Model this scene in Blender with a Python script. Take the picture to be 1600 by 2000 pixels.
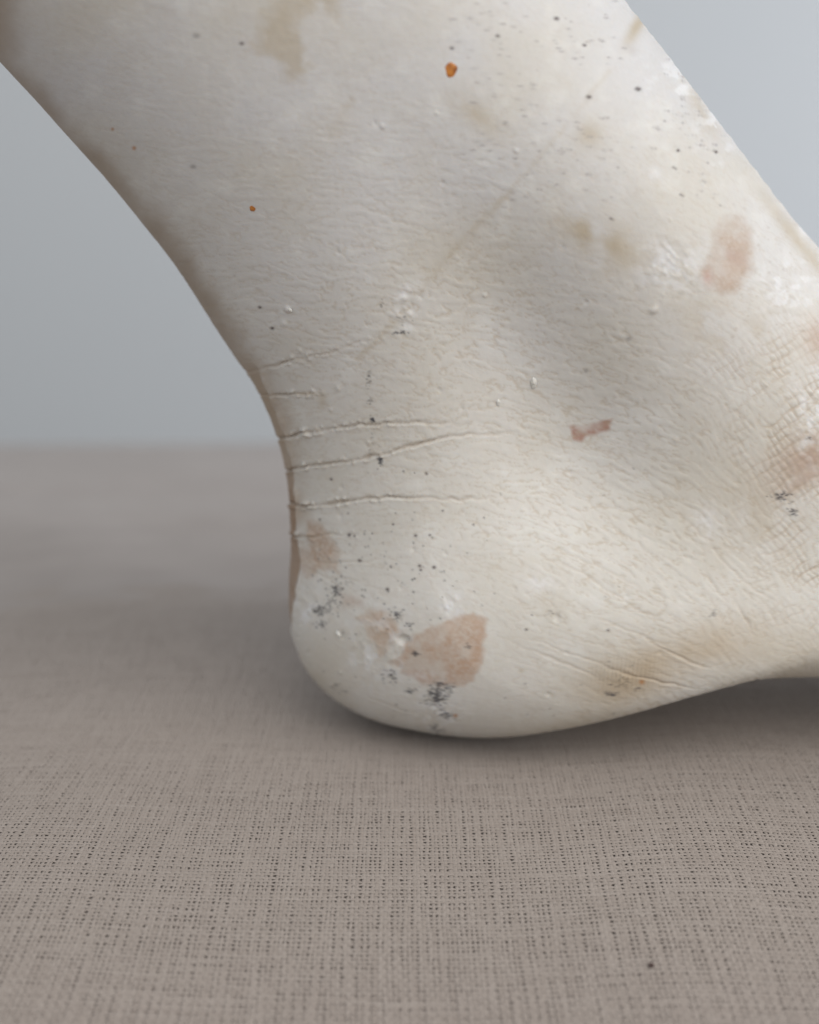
import bpy, math
import numpy as np
from mathutils import Vector
R = math.radians
rng = np.random.default_rng(11)
sc = bpy.context.scene
for o in list(bpy.data.objects):
    bpy.data.objects.remove(o)

# ------------------------------------------------------------ camera
FPX, DIST = 2800.0, 0.224                    # focal length in photo pixels (1600 wide), distance to the cast's mid plane
PIT = math.atan(600/FPX)                 # pitched a little down
CAMH = DIST*math.tan(math.atan(398/FPX)+PIT)
cam = bpy.data.cameras.new('camera'); camo = bpy.data.objects.new('camera', cam)
sc.collection.objects.link(camo); sc.camera = camo
camo.location = (0, -DIST, CAMH); camo.rotation_euler = (math.pi/2-PIT, 0, 0)
cam.sensor_fit = 'HORIZONTAL'; cam.sensor_width = 24.0; cam.lens = 24.0*FPX/1600
cam.clip_start = 0.01; cam.clip_end = 50
cam.dof.use_dof = True; cam.dof.focus_distance = 0.192
cam.dof.aperture_fstop = cam.lens/3.6       # pupil 3.6 mm across

# ------------------------------------------------------------ light: a big window to the right, room light all round
w = bpy.data.worlds.new('World'); sc.world = w; w.use_nodes = True
bg = w.node_tree.nodes['Background']; bg.inputs[0].default_value = (0.90, 0.94, 1.0, 1); bg.inputs[1].default_value = 0.66
def area(name, loc, target, sx, sy, power, col):
    l = bpy.data.lights.new(name, 'AREA'); l.shape = 'RECTANGLE'; l.size = sx; l.size_y = sy
    l.energy = power; l.color = col
    o = bpy.data.objects.new(name, l); sc.collection.objects.link(o); o.location = loc
    d = Vector(target)-Vector(loc); o.rotation_euler = d.to_track_quat('-Z', 'Y').to_euler()
    return o
area('window_light', (0.48, -0.78, 0.68), (0, 0, 0.05), 1.2, 1.1, 11.5, (1.0, 0.95, 0.90))
area('wall_fill_light', (0.95, 0.42, 0.05), (-0.15, 1.15, -0.10), 0.4, 0.4, 6.0, (0.86, 0.90, 1.0))  # added lamp out of frame, only there to grade the wall
sc.view_settings.view_transform = 'Standard'; sc.view_settings.look = 'None'
sc.view_settings.exposure = 0; sc.view_settings.gamma = 1

# ------------------------------------------------------------ helpers
def link(name, me, parent=None):
    o = bpy.data.objects.new(name, me); sc.collection.objects.link(o)
    if parent: o.parent = parent
    return o
def tag(o, label=None, cat=None, group=None, kind=None):
    if label: o['label'] = label
    if cat: o['category'] = cat
    if group: o['group'] = group
    if kind: o['kind'] = kind
    return o
def grid_mesh(name, P, close_v=False):
    """P: (nu, nv, 3) array of points -> quad mesh"""
    nu, nv, _ = P.shape
    idx = np.arange(nu*nv).reshape(nu, nv)
    if close_v:
        a = idx[:-1, :]; b = idx[1:, :]; a2 = np.roll(idx, -1, 1)[:-1]; b2 = np.roll(idx, -1, 1)[1:]
    else:
        a = idx[:-1, :-1]; b = idx[1:, :-1]; a2 = idx[:-1, 1:]; b2 = idx[1:, 1:]
    F = np.stack([a, b, b2, a2], -1).reshape(-1, 4)
    return raw_mesh(name, P.reshape(-1, 3), F)
def raw_mesh(name, V, F, smooth=True):
    me = bpy.data.meshes.new(name)
    n = len(F); k = F.shape[1]
    me.vertices.add(len(V)); me.vertices.foreach_set('co', np.ascontiguousarray(V, dtype=np.float32).ravel())
    me.loops.add(n*k); me.loops.foreach_set('vertex_index', np.ascontiguousarray(F, dtype=np.int32).ravel())
    me.polygons.add(n); me.polygons.foreach_set('loop_start', np.arange(0, n*k, k, dtype=np.int32))
    me.polygons.foreach_set('use_smooth', np.full(n, smooth))
    me.update(calc_edges=True); me.validate()
    return me
def px_to_plane(px, py, y0=0.0):
    """photo pixel -> point of the upright plane y=y0 through the cast"""
    px = np.asarray(px, float); py = np.asarray(py, float)
    dx = (px-800)/FPX; dy = (1000-py)/FPX
    ry = math.cos(PIT)+dy*math.sin(PIT); rz = -math.sin(PIT)+dy*math.cos(PIT)
    t = (DIST+y0)/ry
    return dx*t, CAMH+rz*t
def to_px(X, Y, Z):
    ry = Y+DIST; rz = Z-CAMH
    f = ry*math.cos(PIT)-rz*math.sin(PIT); u = ry*math.sin(PIT)+rz*math.cos(PIT)
    return 800+FPX*X/f, 1000-FPX*u/f
def sm(a, b, x):
    t = np.clip((x-a)/(b-a), 0, 1); return t*t*(3-2*t)
def bil(G, x, y):
    """bilinear sample of grid G[row=y, col=x] at float coords"""
    h, w_ = G.shape
    x = np.clip(x, 0, w_-1.001); y = np.clip(y, 0, h-1.001)
    i = x.astype(int); j = y.astype(int); fx = x-i; fy = y-j
    return (G[j, i]*(1-fx)*(1-fy)+G[j, i+1]*fx*(1-fy)+G[j+1, i]*(1-fx)*fy+G[j+1, i+1]*fx*fy)
_ng = {}
def noise(x, y, scale, seed=0, oct=1):
    """smooth value noise, -1..1, features about `scale` across"""
    out = np.zeros_like(x, dtype=float); a = 1.0; s = 0
    for o in range(oct):
        k = (seed, o)
        if k not in _ng: _ng[k] = np.random.default_rng(seed*31+o*7+5).uniform(-1, 1, (256, 256))
        G = _ng[k]; xs = x/scale*(2**o)+17.3*o+50; ys = y/scale*(2**o)+9.1*o+50
        i = np.floor(xs).astype(int); j = np.floor(ys).astype(int); fx = xs-i; fy = ys-j
        fx = fx*fx*(3-2*fx); fy = fy*fy*(3-2*fy); i0 = i % 256; i1 = (i+1) % 256; j0 = j % 256; j1 = (j+1) % 256
        out += a*(G[j0, i0]*(1-fx)*(1-fy)+G[j0, i1]*fx*(1-fy)+G[j1, i0]*(1-fx)*fy+G[j1, i1]*fx*fy); s += a; a *= .5
    return out/s*1.4

# ------------------------------------------------------------ materials
def mat(name, base, rough=.7, spec=.3):
    m = bpy.data.materials.new(name); m.use_nodes = True
    b = m.node_tree.nodes['Principled BSDF']
    b.inputs['Base Color'].default_value = (*base, 1); b.inputs['Roughness'].default_value = rough
    b.inputs['Specular IOR Level'].default_value = spec
    return m, m.node_tree, b
def N(nt, t, **kw):
    n = nt.nodes.new(t)
    for k, v in kw.items(): setattr(n, k, v)
    return n

# wall paint
m_wall, nt, b = mat('wall_paint', (.46, .485, .50), .9, .15)
n1 = N(nt, 'ShaderNodeTexNoise'); n1.inputs['Scale'].default_value = 3; n1.inputs['Detail'].default_value = 3
tc = N(nt, 'ShaderNodeTexCoord'); nt.links.new(tc.outputs['Object'], n1.inputs['Vector'])
mx = N(nt, 'ShaderNodeMix', data_type='RGBA'); mx.inputs[6].default_value = (.54, .565, .575, 1); mx.inputs[7].default_value = (.57, .59, .595, 1)
nt.links.new(n1.outputs['Fac'], mx.inputs[0]); nt.links.new(mx.outputs[2], b.inputs['Base Color'])
n2 = N(nt, 'ShaderNodeTexNoise'); n2.inputs['Scale'].default_value = 400; bp = N(nt, 'ShaderNodeBump'); bp.inputs['Strength'].default_value = .15; bp.inputs['Distance'].default_value = .001
nt.links.new(tc.outputs['Object'], n2.inputs['Vector']); nt.links.new(n2.outputs['Fac'], bp.inputs['Height']); nt.links.new(bp.outputs[0], b.inputs['Normal'])

# linen threads: colour varies along and between threads (stored per vertex as `tone`)
def linen(name, dark, light):
    m, nt, b = mat(name, light, .92, .12)
    at = N(nt, 'ShaderNodeAttribute', attribute_name='tone')
    tc = N(nt, 'ShaderNodeTexCoord')
    nz = N(nt, 'ShaderNodeTexNoise'); nz.inputs['Scale'].default_value = 2500; nz.inputs['Detail'].default_value = 2
    nt.links.new(tc.outputs['Object'], nz.inputs['Vector'])
    ad = N(nt, 'ShaderNodeMath', operation='MULTIPLY_ADD'); nt.links.new(nz.outputs['Fac'], ad.inputs[0]); ad.inputs[1].default_value = .5
    nt.links.new(at.outputs['Fac'], ad.inputs[2])
    mx = N(nt, 'ShaderNodeMix', data_type='RGBA'); mx.inputs[6].default_value = (*dark, 1); mx.inputs[7].default_value = (*light, 1)
    nt.links.new(ad.outputs[0], mx.inputs[0]); nt.links.new(mx.outputs[2], b.inputs['Base Color'])
    b.inputs['Sheen Weight'].default_value = .15; b.inputs['Sheen Roughness'].default_value = .5
    bp = N(nt, 'ShaderNodeBump'); bp.inputs['Strength'].default_value = .4; bp.inputs['Distance'].default_value = .0001
    nt.links.new(nz.outputs['Fac'], bp.inputs['Height']); nt.links.new(bp.outputs[0], b.inputs['Normal'])
    return m
m_thread = linen('linen_thread', (.262, .222, .193), (.362, .318, .284))
m_backing = linen('linen_backing', (.262, .226, .201), (.362, .318, .288))

# aged cast: pigment from the `paint` colour attribute + grain
m_cast, nt, b = mat('stained_cast', (.6, .58, .5), .5, .28)
at = N(nt, 'ShaderNodeAttribute', attribute_name='paint'); ag = N(nt, 'ShaderNodeAttribute', attribute_name='gloss')
tc = N(nt, 'ShaderNodeTexCoord')
nz = N(nt, 'ShaderNodeTexNoise'); nz.inputs['Scale'].default_value = 1300; nz.inputs['Detail'].default_value = 4; nz.inputs['Roughness'].default_value = .65
nt.links.new(tc.outputs['Object'], nz.inputs['Vector'])
hs = N(nt, 'ShaderNodeMapRange'); hs.inputs[3].default_value = .94; hs.inputs[4].default_value = 1.05
nt.links.new(nz.outputs['Fac'], hs.inputs[0])
mul = N(nt, 'ShaderNodeVectorMath', operation='SCALE'); nt.links.new(at.outputs['Color'], mul.inputs[0]); nt.links.new(hs.outputs[0], mul.inputs['Scale'])
nt.links.new(mul.outputs[0], b.inputs['Base Color'])
nt.links.new(ag.outputs['Fac'], b.inputs['Roughness'])
bp = N(nt, 'ShaderNodeBump'); bp.inputs['Strength'].default_value = .25; bp.inputs['Distance'].default_value = .00012
nt.links.new(nz.outputs['Fac'], bp.inputs['Height']); nt.links.new(bp.outputs[0], b.inputs['Normal'])
b.inputs['Subsurface Weight'].default_value = .12; b.inputs['Subsurface Radius'].default_value = (.004, .0025, .0015); b.inputs['Subsurface Scale'].default_value = .4

# ------------------------------------------------------------ wall
WY = 1.15
gx, gz = np.meshgrid(np.linspace(-1.6, 1.6, 9), np.linspace(-1.2, 1.9, 9), indexing='ij')
front = np.stack([gx, np.full_like(gx, WY), gz], -1)
wall = link('wall', grid_mesh('wall', front)); wall.data.materials.append(m_wall); tag(wall, kind='structure')

# ------------------------------------------------------------ linen cloth
def ground_at(px, py, z=.0003):
    dx = (px-800)/FPX; dy = (1000-py)/FPX
    ry = math.cos(PIT)+dy*math.sin(PIT); rz = -math.sin(PIT)+dy*math.cos(PIT)
    t = (z-CAMH)/rz; return dx*t, -DIST+ry*t
BACK = 0.60
def cloth_z(x, y):
    """gentle rise and fall of the cloth; 0 under the heel"""
    # long soft fold running away to the left behind the heel
    ax, ay = ground_at(600, 1400, 0); bx_, by_ = ground_at(60, 1000, 0)
    L = math.hypot(bx_-ax, by_-ay); ux, uy = (bx_-ax)/L, (by_-ay)/L
    t = (x-ax)*ux+(y-ay)*uy; d = -(x-ax)*uy+(y-ay)*ux
    z = .0022*np.exp(-(d/.028)**2)*sm(0, .09, t)*(1-sm(.14, .26, y))
    z -= .105*(np.sqrt((y-.12)**2+.05**2)+(y-.12))/2
    z -= 1.3*np.clip(-.012-y, 0, .12)**2                      # falls away towards the viewer
    z -= .35*np.clip(-x-.02, 0, .1)**2*(1-sm(.1, .24, y))
    z -= 3*np.clip(y-BACK+.06, 0, .16)**2+.96*np.clip(y-BACK-.10, 0, 1)  # drops over the back of the bench
    z += .0016*np.exp(-((x+.055)/.022)**2-((y+.06)/.05)**2)
    z += .0011*np.exp(-((x-.05-.25*y)/.016)**2)*np.exp(-((y+.05)/.05)**2)
    z += .0006*noise(x, y, .05, 3)*sm(.0, .05, np.hypot(x-.0, y-.0))
    z += .0012*np.exp(-((y+.13)/.03)**2)
    z += -.0009*np.exp(-((x-.006)/.022)**2-(y/.022)**2)          # pressed in by the heel
    return z
xs = np.concatenate([np.linspace(-1.2, -.2, 12)[:-1], np.linspace(-.2, .2, 260), np.linspace(.2, 1.2, 12)[1:]])
ys = np.concatenate([np.linspace(-.6, -.14, 8)[:-1], np.linspace(-.14, .25, 250), np.linspace(.25, 1.0, 90)[1:]])
X, Y = np.meshgrid(xs, ys, indexing='ij')
P_T = .00060                                 # thread pitch
HW = .000247                                  # half width of a thread
fade = sm(.045, .085, Y+.012*noise(X, Y, .01, 8))
Z = cloth_z(X, Y) - .00034*(1-fade) + .0001*fade
me = grid_mesh('linen_cloth', np.stack([X, Y, Z], -1))
tone = (.25+.18*noise(X, Y, .012, 9, 3)-.35*(1-fade)).ravel()  # sheet darkened under the threads, shade painted into the holes of the weave
a = me.attributes.new('tone', 'FLOAT', 'POINT'); a.data.foreach_set('value', tone.astype(np.float32))
cloth = link('linen_cloth', me); me.materials.append(m_backing)
tag(cloth, 'beige grey woven linen cloth spread flat under the heel of the cast', 'cloth')

def weave():
    Vs, Fs, Ts = [], [], []; off = 0
    y0, y1 = -.115, .088
    half = lambda y: (y+DIST)*(820/FPX)+.007
    ang = np.linspace(R(172), R(8), 4)
    cx, cz = np.cos(ang), np.sin(ang)
    def add(path_x, path_y, path_z, hw, tone, across):
        nonlocal off
        n = len(path_x)
        V = np.empty((n, 4, 3))
        for k in range(4):
            if across == 'x':
                V[:, k, 0] = path_x+cx[k]*hw; V[:, k, 1] = path_y
            else:
                V[:, k, 0] = path_x; V[:, k, 1] = path_y-cx[k]*hw
            V[:, k, 2] = path_z+cz[k]*.0001
        i = np.arange(n*4).reshape(n, 4)
        F = np.stack([i[:-1, :-1], i[1:, :-1], i[1:, 1:], i[:-1, 1:]], -1).reshape(-1, 4)
        Vs.append(V.reshape(-1, 3)); Fs.append(F+off); Ts.append(np.repeat(tone, 4)); off += n*4
    r = np.random.default_rng(5); PW = P_T*1.3
    A = .00006
    nw = int(2*half(y1)/P_T); ni0 = -nw//2
    hh = lambda s, n: s+n
    # warp (running away from the camera)
    for i in range(ni0, ni0+nw):
        x = i*P_T
        ys0 = max(y0, (abs(x)-.005)/(820/FPX)-DIST-.025)
        j0 = int(math.floor((ys0)/PW)); j1 = int(y1/PW)
        if j1-j0 < 3: continue
        j = np.arange(j0*2, j1*2+1)/2.0
        y = j*PW; ph = np.cos(np.pi*(j+i))
        wob = .00012*noise(y, np.full_like(y, i*3.7), .006, 21)+.00003*noise(y, np.full_like(y, i*5.1), .0012, 22)
        bow = .0012*noise(np.full_like(y, x), y, .06, 23)
        xx = x+wob+bow
        base = r.normal(1, .03)
        hw = HW*1.0*np.clip(base+.07*noise(y, np.full_like(y, i*2.3), .004, 24)+.24*noise(y, np.full_like(y, i*1.3), .0011, 25), .7, 1.25)
        add(xx, y, cloth_z(xx, y)+A*ph-.0001, hw, .30+r.normal(0, .05)+.14*noise(y, np.full_like(y, i*4.3), .005, 26), 'x')
    # weft
    for j in range(int(y0/PW), int(y1/PW)):
        y = j*PW; h = half(y)
        i = np.arange(-int(h/P_T)*2, int(h/P_T)*2+1)/2.0
        x = i*P_T; ph = -np.cos(np.pi*(i+j))
        wob = .00012*noise(x, np.full_like(x, j*3.1), .006, 31)+.00003*noise(x, np.full_like(x, j*5.7), .0012, 32)
        yy = y+wob
        bow = .0012*noise(x, yy, .06, 23)
        xx = x+bow
        base = r.normal(1, .03)
        hw = HW*1.28*np.clip(base+.07*noise(x, np.full_like(x, j*2.9), .004, 34)+.24*noise(x, np.full_like(x, j*1.9), .0011, 35), .7, 1.25)
        add(xx, yy, cloth_z(xx, yy)+A*ph-.00008, hw, .30+r.normal(0, .05)+.14*noise(x, np.full_like(x, j*4.9), .005, 36), 'y')
    me = raw_mesh('woven_threads', np.concatenate(Vs), np.concatenate(Fs))
    a = me.attributes.new('tone', 'FLOAT', 'POINT'); a.data.foreach_set('value', np.concatenate(Ts).astype(np.float32))
    me.materials.append(m_thread)
    o = link('woven_threads', me, cloth); tag(o, kind='stuff')
weave()

# ------------------------------------------------------------ the cast of the foot
# side outline in photo pixels: back/sole point -> front/instep point of each cross-section, half depth (px) and roundness
ST = [  # Bx, By, Fx, Fy, half depth, middle offset
 (-980, -900, 360, -1250, 560, 0),
 (-640, -560, 560, -960, 540, 0),
 (-300, -200, 700, -750, 500, 0),
 (0, 120, 830, -560, 460, 0),
 (110, 238, 915, -440, 445, 0),
 (240, 385, 1010, -300, 430, 0),
 (340, 510, 1105, -165, 415, 0),
 (420, 630, 1215, -20, 400, 0),
 (480, 725, 1310, 100, 390, 0),
 (518, 800, 1400, 215, 380, 0),
 (540, 860, 1470, 305, 372, 0),
 (556, 930, 1545, 400, 365, 0),
 (562, 1000, 1610, 475, 360, 0),
 (564, 1060, 1665, 540, 358, 0),
 (560, 1120, 1715, 595, 358, 0),
 (562, 1190, 1765, 650, 358, 0),
 (575, 1250, 1805, 695, 358, 0),
 (600, 1310, 1845, 735, 356, 0),
 (640, 1360, 1880, 770, 354, 0),
 (700, 1402, 1915, 800, 352, 0),
 (780, 1430, 1950, 830, 350, 0),
 (880, 1441, 1990, 860, 348, 0),
 (980, 1438, 2030, 890, 345, 0),
 (1080, 1424, 2070, 915, 342, 0),
 (1200, 1396, 2120, 945, 338, 0),
 (1300, 1369, 2165, 965, 335, 0),
 (1400, 1348, 2210, 985, 335, 0),
 (1500, 1337, 2260, 1005, 335, 0),
 (1600, 1331, 2310, 1022, 340, 0),
 (1850, 1330, 2440, 1065, 360, 0),
 (2150, 1360, 2620, 1120, 400, 0),
 (2500, 1415, 2860, 1200, 440, 0),
 (2850, 1437, 3080, 1270, 450, 0),
 (3150, 1440, 3260, 1325, 420, 0),
 (3350, 1440, 3390, 1360, 330, 0),
 (3450, 1430, 3460, 1390, 180, 0),
]
ST = np.array(ST, float)
ST[:, 1] -= 36*np.clip((np.arange(len(ST))-15)/5.0, 0, 1)      # the low edge is seen from above, on the near side of the sole
ST[:, 1] += np.interp(np.arange(len(ST)), [20, 21, 22, 23, 24, 25, 26, 27, 28, 29, 31], [2, 2, -10, -32, -47, -42, -30, -21, -14, -8, 0])
ST[:, 0] += np.interp(np.arange(len(ST)), [0, 3, 4, 5, 6, 7, 8, 9, 10, 11, 12, 13], [14, 13, 11, 9, 7, 5, 4, 3, 2, 1, 0, 0])   # the leg leans towards the viewer
ST[:, 2] += np.interp(np.arange(len(ST)), [0, 5, 12, 16], [-16, -16, -20, 0])
arc = np.concatenate([[0], np.cumsum(np.hypot(np.diff(ST[:, 0]), np.diff(ST[:, 1])))])
def cubic(t, T, V):
    """Catmull-Rom style (finite-difference Hermite) interpolation"""
    m = np.gradient(V, T)
    k = np.clip(np.searchsorted(T, t, side='right')-1, 0, len(T)-2)
    h = T[k+1]-T[k]; s = (t-T[k])/h
    return ((2*s**3-3*s**2+1)*V[k]+(s**3-2*s**2+s)*h*m[k]+(-2*s**3+3*s**2)*V[k+1]+(s**3-s**2)*h*m[k+1])
a_in, a_out = arc[3]-60, arc[28]+80
tu = np.concatenate([np.linspace(0, a_in, 70)[:-1], np.arange(a_in, a_out, 2.7), np.linspace(a_out, arc[-1], 110)])
Bx, By, Fx, Fy, HD = [cubic(tu, arc, ST[:, c]) for c in range(5)]
NF, NB = 560, 56
q = np.linspace(0, 1, NF)
sF = .62*q+.38*(1-np.cos(np.pi*q))/2
# denser right at the back rim
sF = sF**1.0
qb = np.linspace(1, 0, NB+2)[1:-1]; sB = (1-np.cos(np.pi*qb))/2
def depth_profile(s, px, py):
    """0..1 round section, fuller than an ellipse, pinched beside the tendon"""
    c = np.clip(1-np.abs(2*s-1)**2.25, 0, 1)
    return c**.5
def field(px, py, front):
    """relief of the ankle, in px, added to the half depth (near side)"""
    def g(cx, cy, rx, ry, rot, amp):
        c, s_ = math.cos(R(rot)), math.sin(R(rot)); dx = px-cx; dy = py-cy
        a = (dx*c+dy*s_)/rx; b_ = (-dx*s_+dy*c)/ry
        return amp*np.exp(-(a*a+b_*b_))
    z = g(1290, 440, 330, 250, 50, 45)            # ankle bone
    z += g(1000, 655, 290, 140, 60, -54)           # hollow behind it
    z += g(1130, 880, 240, 150, 15, -30)
    z += g(840, 1170, 300, 240, 20, 44)           # heel pad
    z += g(1330, 1130, 330, 130, 15, 18)
    z += g(1650, 900, 200, 260, -35, 26)
    return z
U, S = np.meshgrid(np.arange(len(tu)), np.concatenate([sF, sB]), indexing='ij')
near = np.concatenate([np.ones(NF), -np.ones(NB)])[None, :]*np.ones_like(S)
PX = Bx[U]+(Fx[U]-Bx[U])*S; PY = By[U]+(Fy[U]-By[U])*S
prof = depth_profile(S, PX, PY)
dep = HD[U]*prof
dep += field(PX, PY, near)*np.clip(prof*1.15, 0, 1)**2*np.where(near > 0, 1, .6)
PXM = .08e-3
Xw, Zw = px_to_plane(PX, PY)
# the shin leans a touch towards the viewer as it rises
for _ in range(3):
    zz = np.clip(Zw-.03, 0, 1); y0 = -.26*zz*zz/(zz+.025)
    Xw, Zw = px_to_plane(PX, PY, y0)
Yw = y0-near*dep*PXM
P = np.stack([Xw, Yw, Zw], -1)
P[..., 2] -= .0004

# ---- skin relief, worked out on a fine chart of the near side
CX0, CY0, CS = -150.0, -150.0, 1.6
cw, ch = 1160, 1040
cgx, cgy = np.meshgrid(CX0+CS*np.arange(cw), CY0+CS*np.arange(ch))
FL = np.array([  # x, y, direction of skin lines (deg, clockwise from +x), strength of fine lines, line spacing px
 (100, 50, 20, .25), (500, 100, 6, .25), (900, 100, 4, .2), (1200, 150, 12, .15), (300, 350, 14, .35), (600, 400, 3, .55), (900, 400, 3, .6), (1200, 450, 6, .35),
 (450, 620, 6, .6), (650, 620, 0, .8), (900, 620, 6, 1.1), (1150, 650, 8, .9), (1350, 600, 12, .4), (1450, 300, 30, .3), (1550, 600, 45, .5),
 (650, 850, -6, .6), (850, 850, -3, .8), (1050, 850, 12, 1.0), (1250, 850, 20, .9), (1450, 850, 50, .8), (1600, 850, 52, .9),
 (600, 980, 0, .4), (750, 980, 2, .6), (950, 1000, 14, .9), (1150, 1020, 22, 1.1), (1350, 1050, 35, 1.1), (1550, 1080, 50, .9),
 (620, 1100, 22, .8), (750, 1100, 6, .5), (900, 1120, 22, .5), (1100, 1150, 30, .8), (1300, 1180, 34, 1.0), (1450, 1200, 45, .9), (1600, 1250, 50, .6),
 (600, 1200, 60, .25), (750, 1250, 25, .15), (900, 1280, 15, .2), (1100, 1300, 18, .5), (1300, 1290, 24, .8), (1500, 1300, 30, .5), (700, 1380, 32, .3), (900, 1410, 0, .2),
], float)
def idw(col):
    out = np.zeros_like(cgx); ws = np.zeros_like(cgx)
    for r_ in FL:
        d2 = (cgx-r_[0])**2+(cgy-r_[1])**2+900
        ww = 1/d2**1.6; out += ww*col(r_); ws += ww
    return out/ws
ANG = idw(lambda r_: r_[2]); STR = idw(lambda r_: r_[3])
def lic(seed, angle, across, length):
    """noise with features `across` px wide, drawn out along the skin lines"""
    G = np.random.default_rng(seed).normal(0, 1, (ch, cw))
    k = max(1, int(round(across/CS)))
    for _ in range(3):                       # small box blurs
        G = (np.roll(G, k//2+1, 0)+G+np.roll(G, -(k//2+1), 0)+np.roll(G, 1, 0)+np.roll(G, -1, 0))/5
        G = (np.roll(G, 1, 1)+G+np.roll(G, -1, 1))/3
    c, s_ = np.cos(np.radians(angle)), np.sin(np.radians(angle))
    out = G.copy(); jj, ii = np.mgrid[0:ch, 0:cw].astype(float)
    n = int(length/CS/2)
    for sg in (1, -1):
        x, y = ii.copy(), jj.copy()
        for k_ in range(n):
            vx = bil(c, x, y); vy = bil(s_, x, y)
            x += sg*vx*1.3; y += sg*vy*1.3
            out += bil(G, x, y)
    out -= out.mean(); return out/out.std()
wob = 9*noise(cgx, cgy, 60, 41)+6*noise(cgx, cgy, 25, 42)
L1 = lic(1, ANG+wob, 1.6, 30); L2 = lic(2, ANG+wob*1.6+6, 1.6, 12); L3 = lic(3, ANG-96+wob*2, 3, 12); L4 = lic(4, ANG+wob, 6, 110)
furrow = lambda n, s_: np.exp(-(n/s_)**2)
CH = -.85*STR*furrow(L1+.2*L2, .27) + .15*STR*L1 + .08*(.3+STR)*L2 + .06*L3
CH += -1.3*np.clip(STR-.5, 0, 1)*furrow(L4, .10)*(.25+.75*sm(850, 1050, cgy))
# criss-cross over the instep on the right
cross = sm(1290, 1520, cgx-.25*(cgy-700))*sm(560, 760, cgy)*(1-sm(1160, 1300, cgy))
wx = cgx+5*noise(cgx, cgy, 90, 43)+2*noise(cgx, cgy, 18, 45); wy = cgy+5*noise(cgx, cgy, 90, 44)+2*noise(cgx, cgy, 18, 46)
def lines(ang_, sp, wd, seed):
    u = -wx*math.sin(R(ang_))+wy*math.cos(R(ang_))+.22*sp*noise(cgx, cgy, sp*1.5, seed)
    d = np.abs((u/sp) % 1-.5)*sp
    return np.exp(-(d/wd)**2)
CRX = lines(-33, 19, 1.9, 51)+.85*lines(56, 13, 1.6, 52)
keep = .55+.6*noise(cgx, cgy, 40, 53)
CH -= 2.0*cross*np.clip(CRX, 0, 1)*np.clip(keep, .1, 1)
# fine upright ribs near the sole
rib = 1.3*np.exp(-((cgx-1220)/75)**2-((cgy-1315)/32)**2)
CH += .9*rib*np.cos(2*np.pi*(cgx+.1*(cgy-1300))/8.0)
# long creases (photo px): points, depth, width
def seg_d(pts):
    D = np.full_like(cgx, 1e9); Tt = np.zeros_like(cgx); SD = np.zeros_like(cgx)
    pts = np.array(pts, float); L = np.concatenate([[0], np.cumsum(np.hypot(*np.diff(pts, axis=0).T))])
    wgx = cgx+2.5*noise(cgx, cgy, 22, 61); wgy = cgy+2.5*noise(cgx, cgy, 18, 62)
    for k in range(len(pts)-1):
        a_, b_ = pts[k], pts[k+1]; v = b_-a_; l2 = v@v
        t = np.clip(((wgx-a_[0])*v[0]+(wgy-a_[1])*v[1])/l2, 0, 1)
        dx = wgx-a_[0]-t*v[0]; dy = wgy-a_[1]-t*v[1]; d = np.hypot(dx, dy)
        m_ = d < D; D = np.where(m_, d, D); Tt = np.where(m_, (L[k]+t*math.sqrt(l2))/L[-1], Tt)
        SD = np.where(m_, np.sign(v[0]*dy-v[1]*dx), SD)
    return D, Tt, SD
CREASE = [
 ([(440, 735), (500, 722), (560, 708), (640, 688), (700, 668), (765, 652)], 2.6, 3.0, 1),
 ([(480, 778), (520, 772), (565, 770), (625, 768)], 3.4, 2.8, 1),
 ([(500, 862), (545, 856), (580, 848), (640, 836), (700, 830), (830, 825), (900, 828)], 6.0, 3.2, 1),
 ([(520, 925), (560, 920), (600, 912), (680, 900), (740, 888), (820, 868), (900, 850), (1010, 846)], 6.0, 3.2, 1),
 ([(530, 985), (575, 985), (620, 990), (660, 981), (700, 973), (800, 971), (900, 976), (960, 975)], 7.0, 3.0, 1),
 ([(535, 1050), (580, 1048), (640, 1045), (700, 1043)], 5.0, 2.6, 1),
 ([(592, 1085), (620, 1096), (660, 1099), (750, 1094)], 3.0, 2.4, 0),
 ([(600, 1108), (640, 1128), (720, 1136)], 2.4, 2.4, 0),
 ([(1431, 1161), (1455, 1205), (1476, 1244)], 3.4, 2.6, 0),
 ([(1255, 1244), (1326, 1285), (1394, 1307)], 3.6, 2.6, 0),
 ([(1180, 1300), (1225, 1316), (1290, 1332), (1365, 1347)], 3.6, 2.8, 0),
 ([(1080, 1090), (1142, 1124), (1240, 1187), (1290, 1215)], 3.0, 2.6, 0),
 ([(1375, 1112), (1400, 1150), (1422, 1178)], 3.0, 2.4, 0),
 ([(1150, 1200), (1240, 1235), (1300, 1260)], 2.4, 2.6, 0),
 ([(1020, 1040), (1120, 1085), (1200, 1120), (1290, 1180)], 2.4, 2.8, 0),
 ([(1330, 1000), (1400, 1080), (1470, 1150), (1540, 1190)], 2.4, 2.6, 0),
 ([(1030, 1245), (1150, 1290), (1230, 1320)], 2.0, 3.0, 0),
 ([(1000, 1258), (1090, 1290), (1180, 1330)], 2.0, 3.0, 0),
 ([(700, 1352), (760, 1378), (830, 1400)], 1.6, 2.6, 0),
]
CRM = np.zeros_like(cgx)
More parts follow.
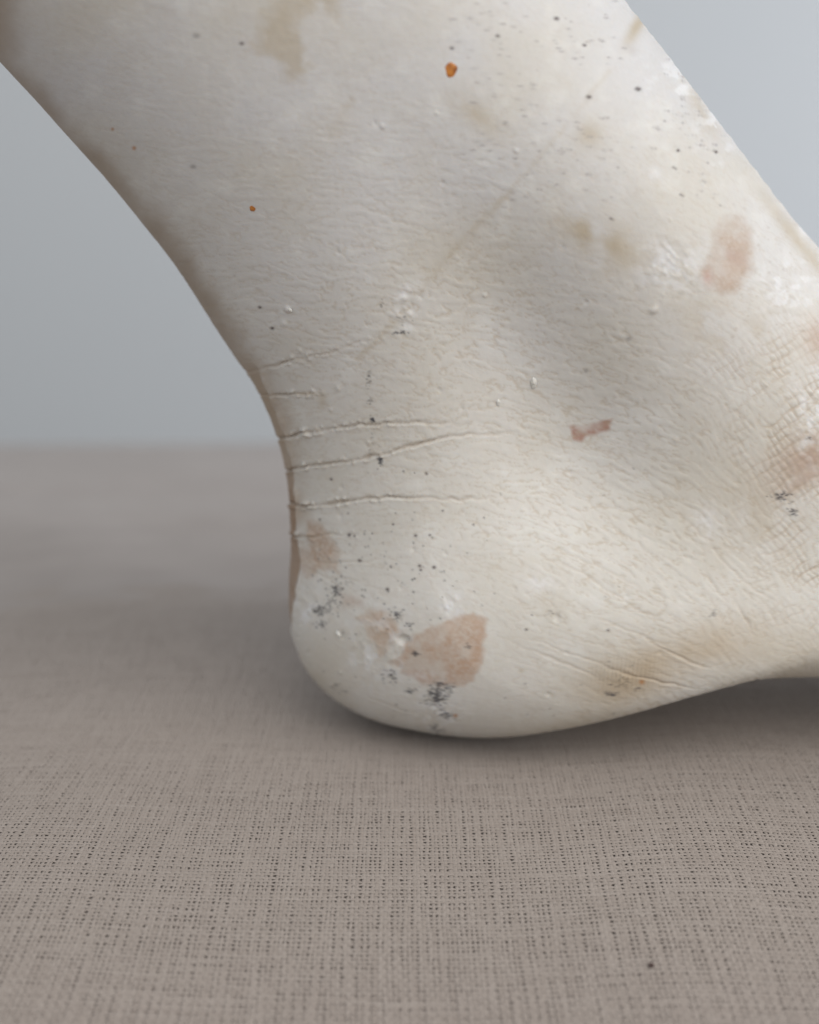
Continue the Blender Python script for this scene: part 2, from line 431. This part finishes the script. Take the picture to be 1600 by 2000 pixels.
for pts, dp, wd, lip in CREASE:
    D, T_, SD = seg_d(pts)
    dp = dp*(1+.9*np.exp(-((cgx-555)/22)**2)) if lip else dp
    f = np.clip(1.15-T_**3, 0, 1)*(.75+.35*noise(cgx, cgy, 24, 63)) if lip else np.sin(np.pi*np.clip(T_*.9+.05, 0, 1))
    dp = dp*(1 if lip else .62); CH -= dp*f*np.exp(-(D/(wd*.72))**2)
    CH += dp*.2*f*np.exp(-((D-4)/3.0)**2)*(SD > 0)
    if lip:
        CH += dp*1.1*(np.exp(-((cgx-590)/30)**2)+.4*np.exp(-((cgx-700)/90)**2))*np.exp(-((D-4)/4)**2)*np.clip(noise(cgx, cgy, 6, 64)*2-.4, 0, 1)
    CRM = np.maximum(CRM, f*np.exp(-(D/(wd*.8))**2)*np.clip(dp/4, 0, 1))
# mould seam down the back: drops to the left
SEAM = [(470, 680), (505, 722), (532, 790), (556, 850), (574, 925), (578, 985), (577, 1045), (588, 1095), (578, 1150), (566, 1230), (566, 1290)]
SDm, ST_, SS = seg_d(SEAM)
sx = np.interp(cgy, [p[1] for p in SEAM], [p[0] for p in SEAM])
left = sm(2, -5, cgx-sx-1.5*noise(cgx, cgy, 16, 65))*sm(690, 760, cgy)*(1-sm(1230, 1300, cgy))
CH -= 6*left
CH += 3.0*np.exp(-((SDm-3)/4)**2)*sm(700, 760, cgy)*(1-sm(1060, 1200, cgy))*(.6+.7*noise(cgx, cgy, 20, 66))
# blisters and pits
def blob(cx, cy, rx, ry, rot, amp, H):
    c, s_ = math.cos(R(rot)), math.sin(R(rot)); dx = cgx-cx; dy = cgy-cy
    return H+amp*np.exp(-(((dx*c+dy*s_)/rx)**2+((-dx*s_+dy*c)/ry)**2)**1.5)
CH = blob(788, 1250, 11, 8, 0, -12, CH)
CH = blob(668, 1240, 4, 7, 0, -5, CH); CH = blob(1088, 1206, 5, 8, 10, -4, CH)
CH = blob(562, 604, 5, 6, 0, 4, CH); CH = blob(1278, 605, 5, 9, 50, 4, CH)
for k in range(46):
    x_, y_ = rng.uniform(520, 1500), rng.uniform(200, 1400)
    CH = np.where(True, CH, CH); i0 = int((x_-CX0)/CS); j0 = int((y_-CY0)/CS); r0 = 8
    sl = (slice(j0-r0, j0+r0), slice(i0-r0, i0+r0))
    CH[sl] += rng.choice([-2.2, 2.6])*np.exp(-((cgx[sl]-x_)**2+(cgy[sl]-y_)**2)/rng.uniform(8, 22))
# flaked, crumbly places (raised white crumbs)
CRUMB = [(790, 600, 22, 50), (740, 1270, 60, 70), (860, 1390, 45, 45), (1310, 520, 60, 60), (1400, 240, 40, 90), (1330, 150, 60, 60), (600, 1185, 25, 50), (1540, 560, 60, 60), (880, 1180, 26, 26), (1590, 800, 40, 90)]
CM = np.zeros_like(cgx)
for cx, cy, rx, ry in CRUMB: CM = np.maximum(CM, np.exp(-((cgx-cx)/rx)**2-((cgy-cy)/ry)**2))
CH += 2.0*CM*np.clip(noise(cgx, cgy, 9, 67, 2), -.2, 1)
rimr = sm(-75, -20, (cgx-np.interp(cgy, [0, 90, 215, 350, 460, 620], [1230, 1300, 1400, 1500, 1590, 1720])))
CH += 1.2*rimr*noise(cgx, cgy, 16, 71, 3)
CH += .5*noise(cgx, cgy, 90, 68)+.12*noise(cgx, cgy, 34, 69)

# ---- pigment chart
def mixc(C, col, m_): return C*(1-m_[..., None])+np.array(col)*m_[..., None]
def poly_mask(pts, soft=3.0, rough=4.0, seed=70, sc_=18):
    pts = np.array(pts, float); x0, y0 = pts.min(0)-30; x1, y1 = pts.max(0)+30
    M = np.zeros_like(cgx)
    i0, i1 = int(max(0, (x0-CX0)/CS)), int(min(cw, (x1-CX0)/CS)); j0, j1 = int(max(0, (y0-CY0)/CS)), int(min(ch, (y1-CY0)/CS))
    gx_ = cgx[j0:j1, i0:i1]; gy_ = cgy[j0:j1, i0:i1]
    gx_ = gx_+rough*noise(gx_, gy_, sc_, seed, 2); gy_ = gy_+rough*noise(gx_, gy_, sc_, seed+1, 2)
    ins = np.zeros_like(gx_, bool); D = np.full_like(gx_, 1e9)
    for k in range(len(pts)):
        a_, b_ = pts[k], pts[(k+1) % len(pts)]
        cond = ((a_[1] > gy_) != (b_[1] > gy_)); xi = (b_[0]-a_[0])*(gy_-a_[1])/((b_[1]-a_[1]) or 1e-9)+a_[0]
        ins ^= cond & (gx_ < xi)
        v = b_-a_; t = np.clip(((gx_-a_[0])*v[0]+(gy_-a_[1])*v[1])/(v@v+1e-9), 0, 1)
        D = np.minimum(D, np.hypot(gx_-a_[0]-t*v[0], gy_-a_[1]-t*v[1]))
    sd = np.where(ins, D, -D)
    M[j0:j1, i0:i1] = sm(-soft, soft, sd); return M
def ell(cx, cy, rx, ry, rot=0, pw=1.0):
    c, s_ = math.cos(R(rot)), math.sin(R(rot)); dx = cgx-cx; dy = cgy-cy
    return np.exp(-(((dx*c+dy*s_)/rx)**2+((-dx*s_+dy*c)/ry)**2)**pw)
n_big = noise(cgx, cgy, 170, 80, 3); n_mid = noise(cgx, cgy, 45, 81, 3); n_fine = noise(cgx, cgy, 9, 82, 2)
C = np.empty((ch, cw, 3)); warm = sm(150, 1150, cgy)[..., None]; C[:] = np.array((.585, .58, .573))*(1-warm)+np.array((.635, .617, .572))*warm  # cooler, darker leg and creamier heel: the fall of light put into the pigment
C = mixc(C, (.56, .53, .46), np.clip(.3+.5*n_big, 0, .6))
C = mixc(C, (.70, .70, .67), np.clip(.5*n_mid-.1, 0, .6))
BROWN = (.30, .19, .115); TAN = (.42, .345, .23); PINK = (.47, .325, .25); CHALK = (.74, .75, .76)
# browner towards the back rim of leg and heel, brown pigment beyond the seam
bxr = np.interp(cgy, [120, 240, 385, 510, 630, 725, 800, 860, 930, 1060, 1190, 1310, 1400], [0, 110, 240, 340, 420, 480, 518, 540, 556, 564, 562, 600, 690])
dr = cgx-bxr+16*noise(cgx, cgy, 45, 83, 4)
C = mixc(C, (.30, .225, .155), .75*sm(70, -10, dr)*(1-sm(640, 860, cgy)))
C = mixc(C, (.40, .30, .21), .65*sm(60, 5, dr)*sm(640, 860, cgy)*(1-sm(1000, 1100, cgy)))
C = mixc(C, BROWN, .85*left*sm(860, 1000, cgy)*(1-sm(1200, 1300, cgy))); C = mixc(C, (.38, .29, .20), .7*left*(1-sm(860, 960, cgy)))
C = mixc(C, TAN, .35*ell(620, 1330, 60, 60, 40))
# tan water stains
C = mixc(C, TAN, .55*np.clip(.8+.5*n_mid, 0, 1)*poly_mask([(505, 40), (545, -20), (640, -40), (668, 25), (655, 32), (618, 5), (600, 30), (585, 80), (605, 120), (580, 165), (560, 165), (548, 130), (530, 105), (490, 98), (480, 85), (505, 80)], 15, 14, 84))
C = mixc(C, TAN, .5*ell(925, 220, 60, 22, 40)*np.clip(.7+.6*n_mid, 0, 1))
C = mixc(C, TAN, .5*ell(1150, 262, 26, 24, 0))
C = mixc(C, TAN, .75*ell(1165, 465, 70, 24, 28)*np.clip(.7+.8*n_mid, 0, 1)); C = mixc(C, TAN, .5*ell(1190, 480, 90, 60, 30)*np.clip(.5+.8*n_mid, 0, 1))
C = mixc(C, TAN, .8*ell(1245, 50, 12, 44, 30)); C = mixc(C, (.45, .42, .40), .4*ell(1235, 98, 14, 10, 30))
C = mixc(C, TAN, .5*ell(1370, 215, 16, 60, -28)); C = mixc(C, TAN, .6*ell(1560, 470, 14, 130, -38))
C = mixc(C, TAN, .42*ell(1420, 640, 120, 60, 20)*np.clip(.5+n_mid, 0, 1)); C = mixc(C, TAN, .4*ell(1500, 1000, 170, 120, -30)*np.clip(.5+.8*n_mid, 0, 1))
D, T_, _ = seg_d([(985, 385), (900, 470), (855, 520)]); C = mixc(C, TAN, .22*np.exp(-(D/(6+10*T_))**2)*np.clip(.8+.6*n_mid, 0, 1))
D, T_, _ = seg_d([(1190, 140), (1090, 265), (985, 385), (900, 470), (855, 530), (770, 630)]); C = mixc(C, TAN, .2*np.exp(-(D/5)**2)*np.clip(.7+.8*n_mid, 0, 1))
D, T_, _ = seg_d([(770, 630), (700, 700)]); C = mixc(C, TAN, .3*np.exp(-(D/6)**2))
D, T_, _ = seg_d([(688, 190), (652, 258)]); C = mixc(C, TAN, .22*np.exp(-(D/(6+10*T_))**2)*np.clip(.8+.6*n_mid, 0, 1))
# brown wash over the arch
C = mixc(C, (.44, .335, .21), .75*ell(1300, 1290, 150, 38, -14)*np.clip(.8+.35*n_mid, 0, 1))
C = mixc(C, (.44, .335, .21), .65*ell(1225, 1340, 75, 38, -14)); C = mixc(C, (.46, .37, .26), .42*ell(1450, 1250, 130, 45, 6)*np.clip(.7+.5*n_mid, 0, 1))
C = mixc(C, (.46, .39, .28), .3*ell(1120, 1415, 160, 20, -12)); C = mixc(C, (.50, .45, .36), .35*sm(1180, 1330, cgy)*sm(1300, 1600, cgx))
# pinkish brown scuffs
def scuff(pts, col, a_, soft=3, rough=5, seed=90):
    global C
    m_ = poly_mask(pts, soft*2.0, rough*1.1, seed)*np.clip(.9+.65*noise(cgx, cgy, 26, seed+7, 3), .35, 1)
    C = mixc(C, col, 1.15*a_*m_*np.clip(.85+.22*n_mid+.30*noise(cgx, cgy, 5, seed+3, 2), .25, 1))
    rim = np.clip(m_*(1-m_)*4, 0, 1); C = mixc(C, np.array(col)*.9, .15*rim)
scuff([(868, 1215), (905, 1205), (925, 1195), (948, 1210), (945, 1260), (936, 1310), (905, 1336), (880, 1340), (830, 1332), (785, 1312), (765, 1295), (785, 1285), (795, 1262), (805, 1240), (835, 1228)], (.47, .32, .225), .78)
C = mixc(C, (.66, .60, .52), .55*ell(890, 1225, 40, 20, -10)*np.clip(.6+.5*n_mid, 0, 1))
scuff([(700, 1200), (740, 1193), (765, 1205), (778, 1235), (760, 1262), (742, 1290), (738, 1262), (722, 1235)], (.50, .37, .27), .7, 5, 6, 91)
scuff([(600, 1020), (622, 1022), (645, 1042), (662, 1080), (658, 1110), (665, 1118), (625, 1112), (600, 1130), (588, 1110), (584, 1075), (605, 1070)], (.44, .32, .235), .8, 4, 4, 92)
scuff([(668, 1162), (705, 1172), (706, 1182), (672, 1184)], (.48, .37, .30), .5, 6, 3, 93)
scuff([(1415, 425), (1440, 420), (1466, 445), (1470, 490), (1466, 530), (1440, 565), (1412, 572), (1388, 560), (1370, 540), (1372, 520), (1392, 490), (1398, 455)], (.45, .35, .275), .8, 6, 5, 94)
C = mixc(C, (.55, .47, .41), .5*ell(1425, 525, 26, 26)); C = mixc(C, (.47, .27, .22), .5*ell(1382, 543, 10, 16)); C = mixc(C, (.42, .30, .25), .5*ell(1432, 500, 30, 12, 20)*np.clip(.6+n_mid, 0, 1))
scuff([(1115, 832), (1150, 830), (1165, 826), (1195, 819), (1190, 838), (1168, 848), (1145, 852), (1135, 862), (1118, 858)], (.41, .265, .215), .9, 2, 2, 95)
C = mixc(C, (.38, .26, .195), .8*ell(1590, 890, 85, 48, -32)*np.clip(.6+1.0*n_mid, 0, 1)); C = mixc(C, (.44, .30, .22), .55*ell(1600, 660, 30, 40, 0))
C = mixc(C, (.42, .30, .235), .5*ell(1570, 940, 50, 14, -32)); C = mixc(C, TAN, .45*ell(630, 780, 9, 16, 0)); C = mixc(C, TAN, .5*ell(595, 769, 26, 3))
# brown in the creases and criss-cross
C = mixc(C, (.40, .31, .22), .6*np.clip(CRM, 0, 1)); C = mixc(C, (.42, .335, .25), .7*cross*np.clip(CRX, 0, 1)*np.clip(keep, 0, 1))
C = mixc(C, (.44, .36, .26), .5*np.clip(STR, 0, 1)*furrow(L1+.2*L2, .22))
# white chalky crumbs
C = mixc(C, CHALK, .6*CM*sm(.05, .5, noise(cgx, cgy, 16, 96, 3)))
for x_, y_, rx, ry in [(792, 575, 8, 10), (790, 640, 18, 9), (720, 545, 12, 8), (1380, 205, 10, 22), (1410, 235, 22, 8), (1435, 265, 8, 22), (1340, 170, 14, 8), (1310, 515, 16, 12), (880, 1185, 18, 22), (850, 1360, 60, 22), (820, 1320, 44, 10), (870, 1395, 16, 24), (1570, 440, 9, 26), (1560, 560, 20, 22), (1380, 1020, 26, 40), (850, 320, 4, 14), (1280, 340, 12, 12), (1055, 1135, 40, 30)]:
    C = mixc(C, CHALK, .5*ell(x_, y_, rx, ry)*np.clip(.7+.7*n_fine, 0, 1))
# graphite-like smudges and specks
INK = (.05, .05, .06)
def speck(x_, y_, r_, a_=1.0, col=INK, rx=1.0, ry=1.0):
    global C
    rr = int(r_*max(rx, ry)*2/CS)+2; i0 = int((x_-CX0)/CS); j0 = int((y_-CY0)/CS)
    sl = (slice(max(0, j0-rr), j0+rr+1), slice(max(0, i0-rr), i0+rr+1))
    m_ = a_*np.exp(-((((cgx[sl]-x_)/(r_*rx))**2+((cgy[sl]-y_)/(r_*ry))**2)**1.4))
    C[sl] = C[sl]*(1-m_[..., None])+np.array(col)*m_[..., None]
def smudge(cx, cy, rx, ry, n, a_=.7, col=INK, rot=0, r0=.9, r1=2.1):
    n = int(n*1.5)
    c, s_ = math.cos(R(rot)), math.sin(R(rot))
    for _ in range(n):
        u, v = rng.normal(0, .5, 2); u *= rx; v *= ry
        speck(cx+u*c-v*s_, cy+u*s_+v*c, rng.uniform(r0, r1), a_*rng.uniform(.5, 1.25), col, rng.uniform(.8, 1.8), rng.uniform(.6, 1))
for a_ in [(782, 650, 18, 4, 16, .75), (785, 620, 20, 12, 6, .6), (745, 600, 4, 12, 5, .6), (720, 740, 5, 16, 12, .7), (728, 820, 5, 6, 16, .8), (722, 782, 4, 10, 6, .5), (728, 850, 4, 14, 5, .6), (743, 900, 4, 8, 26, .85), (722, 882, 4, 60, 6, .4),
           (655, 1152, 12, 14, 34, .7), (628, 1192, 24, 12, 60, .62), (628, 1218, 14, 8, 26, .7), (650, 1175, 26, 18, 26, .6), (672, 1140, 20, 10, 10, .6), (775, 1200, 14, 12, 34, .7), (800, 1220, 8, 7, 12, .6), (812, 1276, 6, 6, 14, .8), (765, 1320, 12, 14, 24, .75), (748, 1325, 6, 20, 8, .6),
           (852, 1360, 22, 20, 130, .7), (870, 1345, 20, 14, 40, .6), (805, 1350, 12, 6, 14, .7), (872, 1395, 18, 12, 40, .6), (850, 1422, 14, 9, 26, .6), (912, 1262, 7, 5, 8, .7), (855, 1335, 20, 6, 18, .7),
           (1525, 970, 20, 9, 34, .85), (1551, 1000, 9, 10, 26, .65), (1392, 1198, 8, 7, 12, .45), (1195, 1355, 14, 7, 22, .8), (1215, 1335, 20, 9, 20, .55), (1245, 1345, 8, 8, 8, .6), (1580, 855, 5, 5, 6, .8), (785, 1395, 20, 8, 8, .3), (655, 1340, 14, 8, 12, .45), (665, 1352, 14, 4, 8, .45), (1075, 1198, 10, 8, 6, .4)]:
    smudge(*a_)
for x_, y_, r_ in [(647, 936, 3), (833, 925, 3), (682, 1045, 4), (848, 1108, 4), (757, 1151, 4), (820, 1105, 3.5), (822, 1113, 3), (702, 1095, 3.6), (1087, 36, 4.5), (1151, 189, 4.5), (1246, 174, 5), (1398, 296, 3.6), (1325, 294, 3.2), (1318, 328, 3), (1332, 381, 3), (1195, 428, 3), (1142, 88, 3.4), (972, 70, 3.6), (883, 94, 3.6), (1229, 661, 6), (377, 326, 5), (508, 600, 3.5), (532, 641, 4), (383, 70, 6), (472, 85, 4), (1145, 724, 5), (1028, 1230, 3), (1188, 1231, 3), (1018, 1310, 6), (925, 1025, 2.5), (768, 1024, 2.5), (840, 1045, 2.5), (812, 1046, 3.5), (625, 1015, 2.5), (692, 1047, 2.5)]:
    dark = r_ < 4.5 or x_ in (1087, 1151, 1246, 1398)
    speck(x_, y_, r_, .95 if dark else .45, (.07, .05, .05) if x_ > 1018 or x_ < 1000 else TAN, 1.25 if y_ < 450 else 1, .85)
for _ in range(80):                          # pinholes over the heel
    speck(rng.normal(770, 90), rng.normal(1130, 60), rng.uniform(1.3, 2.4), rng.uniform(.4, .9))
for _ in range(45):
    speck(rng.uniform(620, 1250), rng.uniform(900, 1400), rng.uniform(1.2, 2.3), rng.uniform(.3, .8))
for _ in range(360):                         # little hair pores over the shin, short dashes
    x_ = rng.uniform(880, 1420); y_ = rng.uniform(-40, 420)
    if noise(np.array([x_]), np.array([y_]), 90, 97)[0] < -.5: continue
    speck(x_, y_, rng.uniform(2.2, 3.8), rng.uniform(.2, .7), (.27, .25, .25), rng.uniform(1.3, 2.2), .65)
for _ in range(60):
    speck(rng.uniform(1430, 1600), rng.uniform(380, 780), rng.uniform(1.8, 3.6), rng.uniform(.15, .4), (.35, .28, .22))
for x_, y_, r_ in [(262, 289, 4), (220, 252, 3), (1254, 1332, 5), (890, 1398, 4)]:
    speck(x_, y_, r_, .8, (.42, .17, .04))
G = np.full_like(cgx, .60); G += .10*n_mid-.12*sm(1380, 1600, cgx)*sm(350, 700, cgy)*(1-sm(1100, 1250, cgy))*np.clip(.6+n_mid, 0, 1)
G += -.08*sm(500, 100, cgy)

# ---- put relief and pigment on the surface
nrm = np.cross(np.gradient(P, axis=0), np.gradient(P, axis=1))
nrm /= np.linalg.norm(nrm, axis=-1, keepdims=True)+1e-12
if nrm[len(tu)//2, NF//2, 1] > 0: nrm = -nrm
SX, SY = to_px(P[..., 0], P[..., 1], P[..., 2])
GX = (SX-CX0)/CS; GY = (SY-CY0)/CS
infr = sm(-140, -60, SX)*(1-sm(1640, 1740, SX))*sm(-140, -60, SY)
disp = bil(CH, GX, GY)*infr
disp = np.where(near > 0, disp, disp*.5)
P = P+nrm*(disp*PXM*.88)[..., None]
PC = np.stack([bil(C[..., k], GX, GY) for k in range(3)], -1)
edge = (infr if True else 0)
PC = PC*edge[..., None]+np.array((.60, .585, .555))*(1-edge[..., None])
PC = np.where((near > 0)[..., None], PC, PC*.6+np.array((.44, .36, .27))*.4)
GL = bil(G, GX, GY)
# toes: shallow grooves across the front of the foot (out of the picture, seen only from the side)
tz = sm(3000, 3300, PX)*sm(0, .5, S)
P[..., 2] -= tz*.004*np.exp(-(((P[..., 1]/.0145+.5) % 1-.5)/.16)**2)

nu, nv = P.shape[:2]
idx = np.arange(nu*nv).reshape(nu, nv)
a_ = idx[:-1]; b_ = idx[1:]; a2 = np.roll(idx, -1, 1)[:-1]; b2 = np.roll(idx, -1, 1)[1:]
F = np.stack([a_, a2, b2, b_], -1).reshape(-1, 4)
V = P.reshape(-1, 3)
# close both ends with a fan to a centre point (degenerate quads avoided by tri list stored as quads of two steps)
c0, c1 = len(V), len(V)+1
V = np.concatenate([V, P[0].mean(0)[None], P[-1].mean(0)[None]])
def fan(ring, c, flip):
    n = len(ring)//2*2; q_ = []
    for k in range(0, n, 2):
        t = [ring[k], ring[k+1], ring[(k+2) % len(ring)], c]; q_.append(t[::-1] if flip else t)
    return q_
F = np.concatenate([F, np.array(fan(list(idx[0]), c0, False)), np.array(fan(list(idx[-1]), c1, True))])
me = raw_mesh('foot_cast', V, F)
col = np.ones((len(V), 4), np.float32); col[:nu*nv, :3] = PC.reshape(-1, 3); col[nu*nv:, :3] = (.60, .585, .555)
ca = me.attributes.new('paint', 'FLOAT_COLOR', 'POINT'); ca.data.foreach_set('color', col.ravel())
gl = np.full(len(V), .55, np.float32); gl[:nu*nv] = np.clip(GL.ravel(), .15, .9)
ga = me.attributes.new('gloss', 'FLOAT', 'POINT'); ga.data.foreach_set('value', gl)
me.materials.append(m_cast)
foot = link('foot_cast', me)
tag(foot, 'off-white cast of a human foot and ankle with brown stains, heel resting on linen', 'foot cast')

# dried drops of orange paint: domed, slightly ragged
m_drop, nt, b = mat('dried_orange_paint', (.46, .17, .03), .35, .5)
tcd = N(nt, 'ShaderNodeTexCoord'); nzd = N(nt, 'ShaderNodeTexNoise'); nzd.inputs['Scale'].default_value = 900; nt.links.new(tcd.outputs['Object'], nzd.inputs['Vector'])
crd = N(nt, 'ShaderNodeValToRGB'); crd.color_ramp.elements[0].position = .35; crd.color_ramp.elements[0].color = (.22, .07, .02, 1); crd.color_ramp.elements[1].position = .6; crd.color_ramp.elements[1].color = (.52, .20, .035, 1)
nt.links.new(nzd.outputs['Fac'], crd.inputs[0]); nt.links.new(crd.outputs[0], b.inputs['Base Color'])
def surf_at(px, py):
    d2 = (SX-px)**2+(SY-py)**2+np.where(near > 0, 0, 1e9); k = np.unravel_index(np.argmin(d2), d2.shape); return P[k], nrm[k]
def drop(px, py, rx, ry, h):
    c, n = surf_at(px, py); n = Vector(n); zax = n; xax = Vector((1, 0, 0)); xax = (xax-xax.dot(n)*n).normalized(); yax = zax.cross(xax)
    nr, na = 6, 20; pts = []
    for i in range(nr+1):
        t = i/nr
        for j in range(na):
            a = 2*math.pi*j/na; rr = t*(1+.08*math.sin(3*a+px)+.05*math.sin(5*a))
            p = Vector(c)+xax*(rr*rx*math.cos(a))*PXM*.87+yax*(rr*ry*math.sin(a))*PXM*.87+zax*(h*math.sqrt(max(0, 1-t*t))-.35)*PXM
            pts.append(p)
    o = link('paint_drop', grid_mesh('paint_drop', np.array(pts).reshape(nr+1, na, 3), True), foot); o.data.materials.append(m_drop)
drop(880.5, 135.5, 11, 13.5, 1.3); drop(492, 406.5, 6.5, 6.5, 1.0)

# hardened blisters standing proud of the skin
def blister(px, py, rx, ry, rot, h):
    c, n = surf_at(px, py); n = Vector(n); xax = Vector((math.cos(R(rot)), 0, -math.sin(R(rot)))); xax = (xax-xax.dot(n)*n).normalized(); yax = n.cross(xax)
    nr, na = 8, 18; pts = []
    for i in range(nr+1):
        t = i/nr
        for j in range(na):
            a = 2*math.pi*j/na; rr = t*(1+.12*math.sin(2*a+px)+.06*math.sin(5*a))
            pts.append(Vector(c)+(xax*(rr*rx*math.cos(a))+yax*(rr*ry*math.sin(a))+n*(h*(1-t*t)**.7*(1+.2*math.sin(a))-.3))*PXM*.87)
    me = grid_mesh('blister', np.array(pts).reshape(nr+1, na, 3), True); k = len(me.vertices)
    a = me.attributes.new('paint', 'FLOAT_COLOR', 'POINT'); a.data.foreach_set('color', np.tile(np.array((.61, .60, .56, 1), np.float32), k))
    a = me.attributes.new('gloss', 'FLOAT', 'POINT'); a.data.foreach_set('value', np.full(k, .45, np.float32))
    me.materials.append(m_cast); link('blister', me, foot)
blister(1043, 750, 7, 13, -10, 6); blister(972, 786, 5, 7, 0, 3); blister(661, 1239, 8, 7, 40, 5); blister(568, 605, 5, 6, 0, 3)

# crumb on the cloth near the front
m_crumb, nt, b = mat('dark_crumb', (.07, .045, .04), .8, .3)
def crumb(px, py, r, label):
    x, y = ground_at(px, py); z = float(cloth_z(np.array([x]), np.array([y]))[0])
    nr, na = 8, 12; pts = []
    for i in range(nr+1):
        th = math.pi*i/nr
        for j in range(na):
            a = 2*math.pi*j/na; k = 1+.22*math.sin(2*a+th*3)+.15*math.sin(3*a-th*2)
            pts.append((x+r*k*math.sin(th)*math.cos(a), y+r*k*math.sin(th)*math.sin(a), z+.0001+r*.8+r*.8*k*math.cos(th)))
    o = link('crumb', grid_mesh('crumb', np.array(pts).reshape(nr+1, na, 3), True)); o.data.materials.append(m_crumb)
    tag(o, label, 'crumb')
crumb(1275, 1816, .00032, 'tiny dark brown crumb lying on the linen in front of the heel')
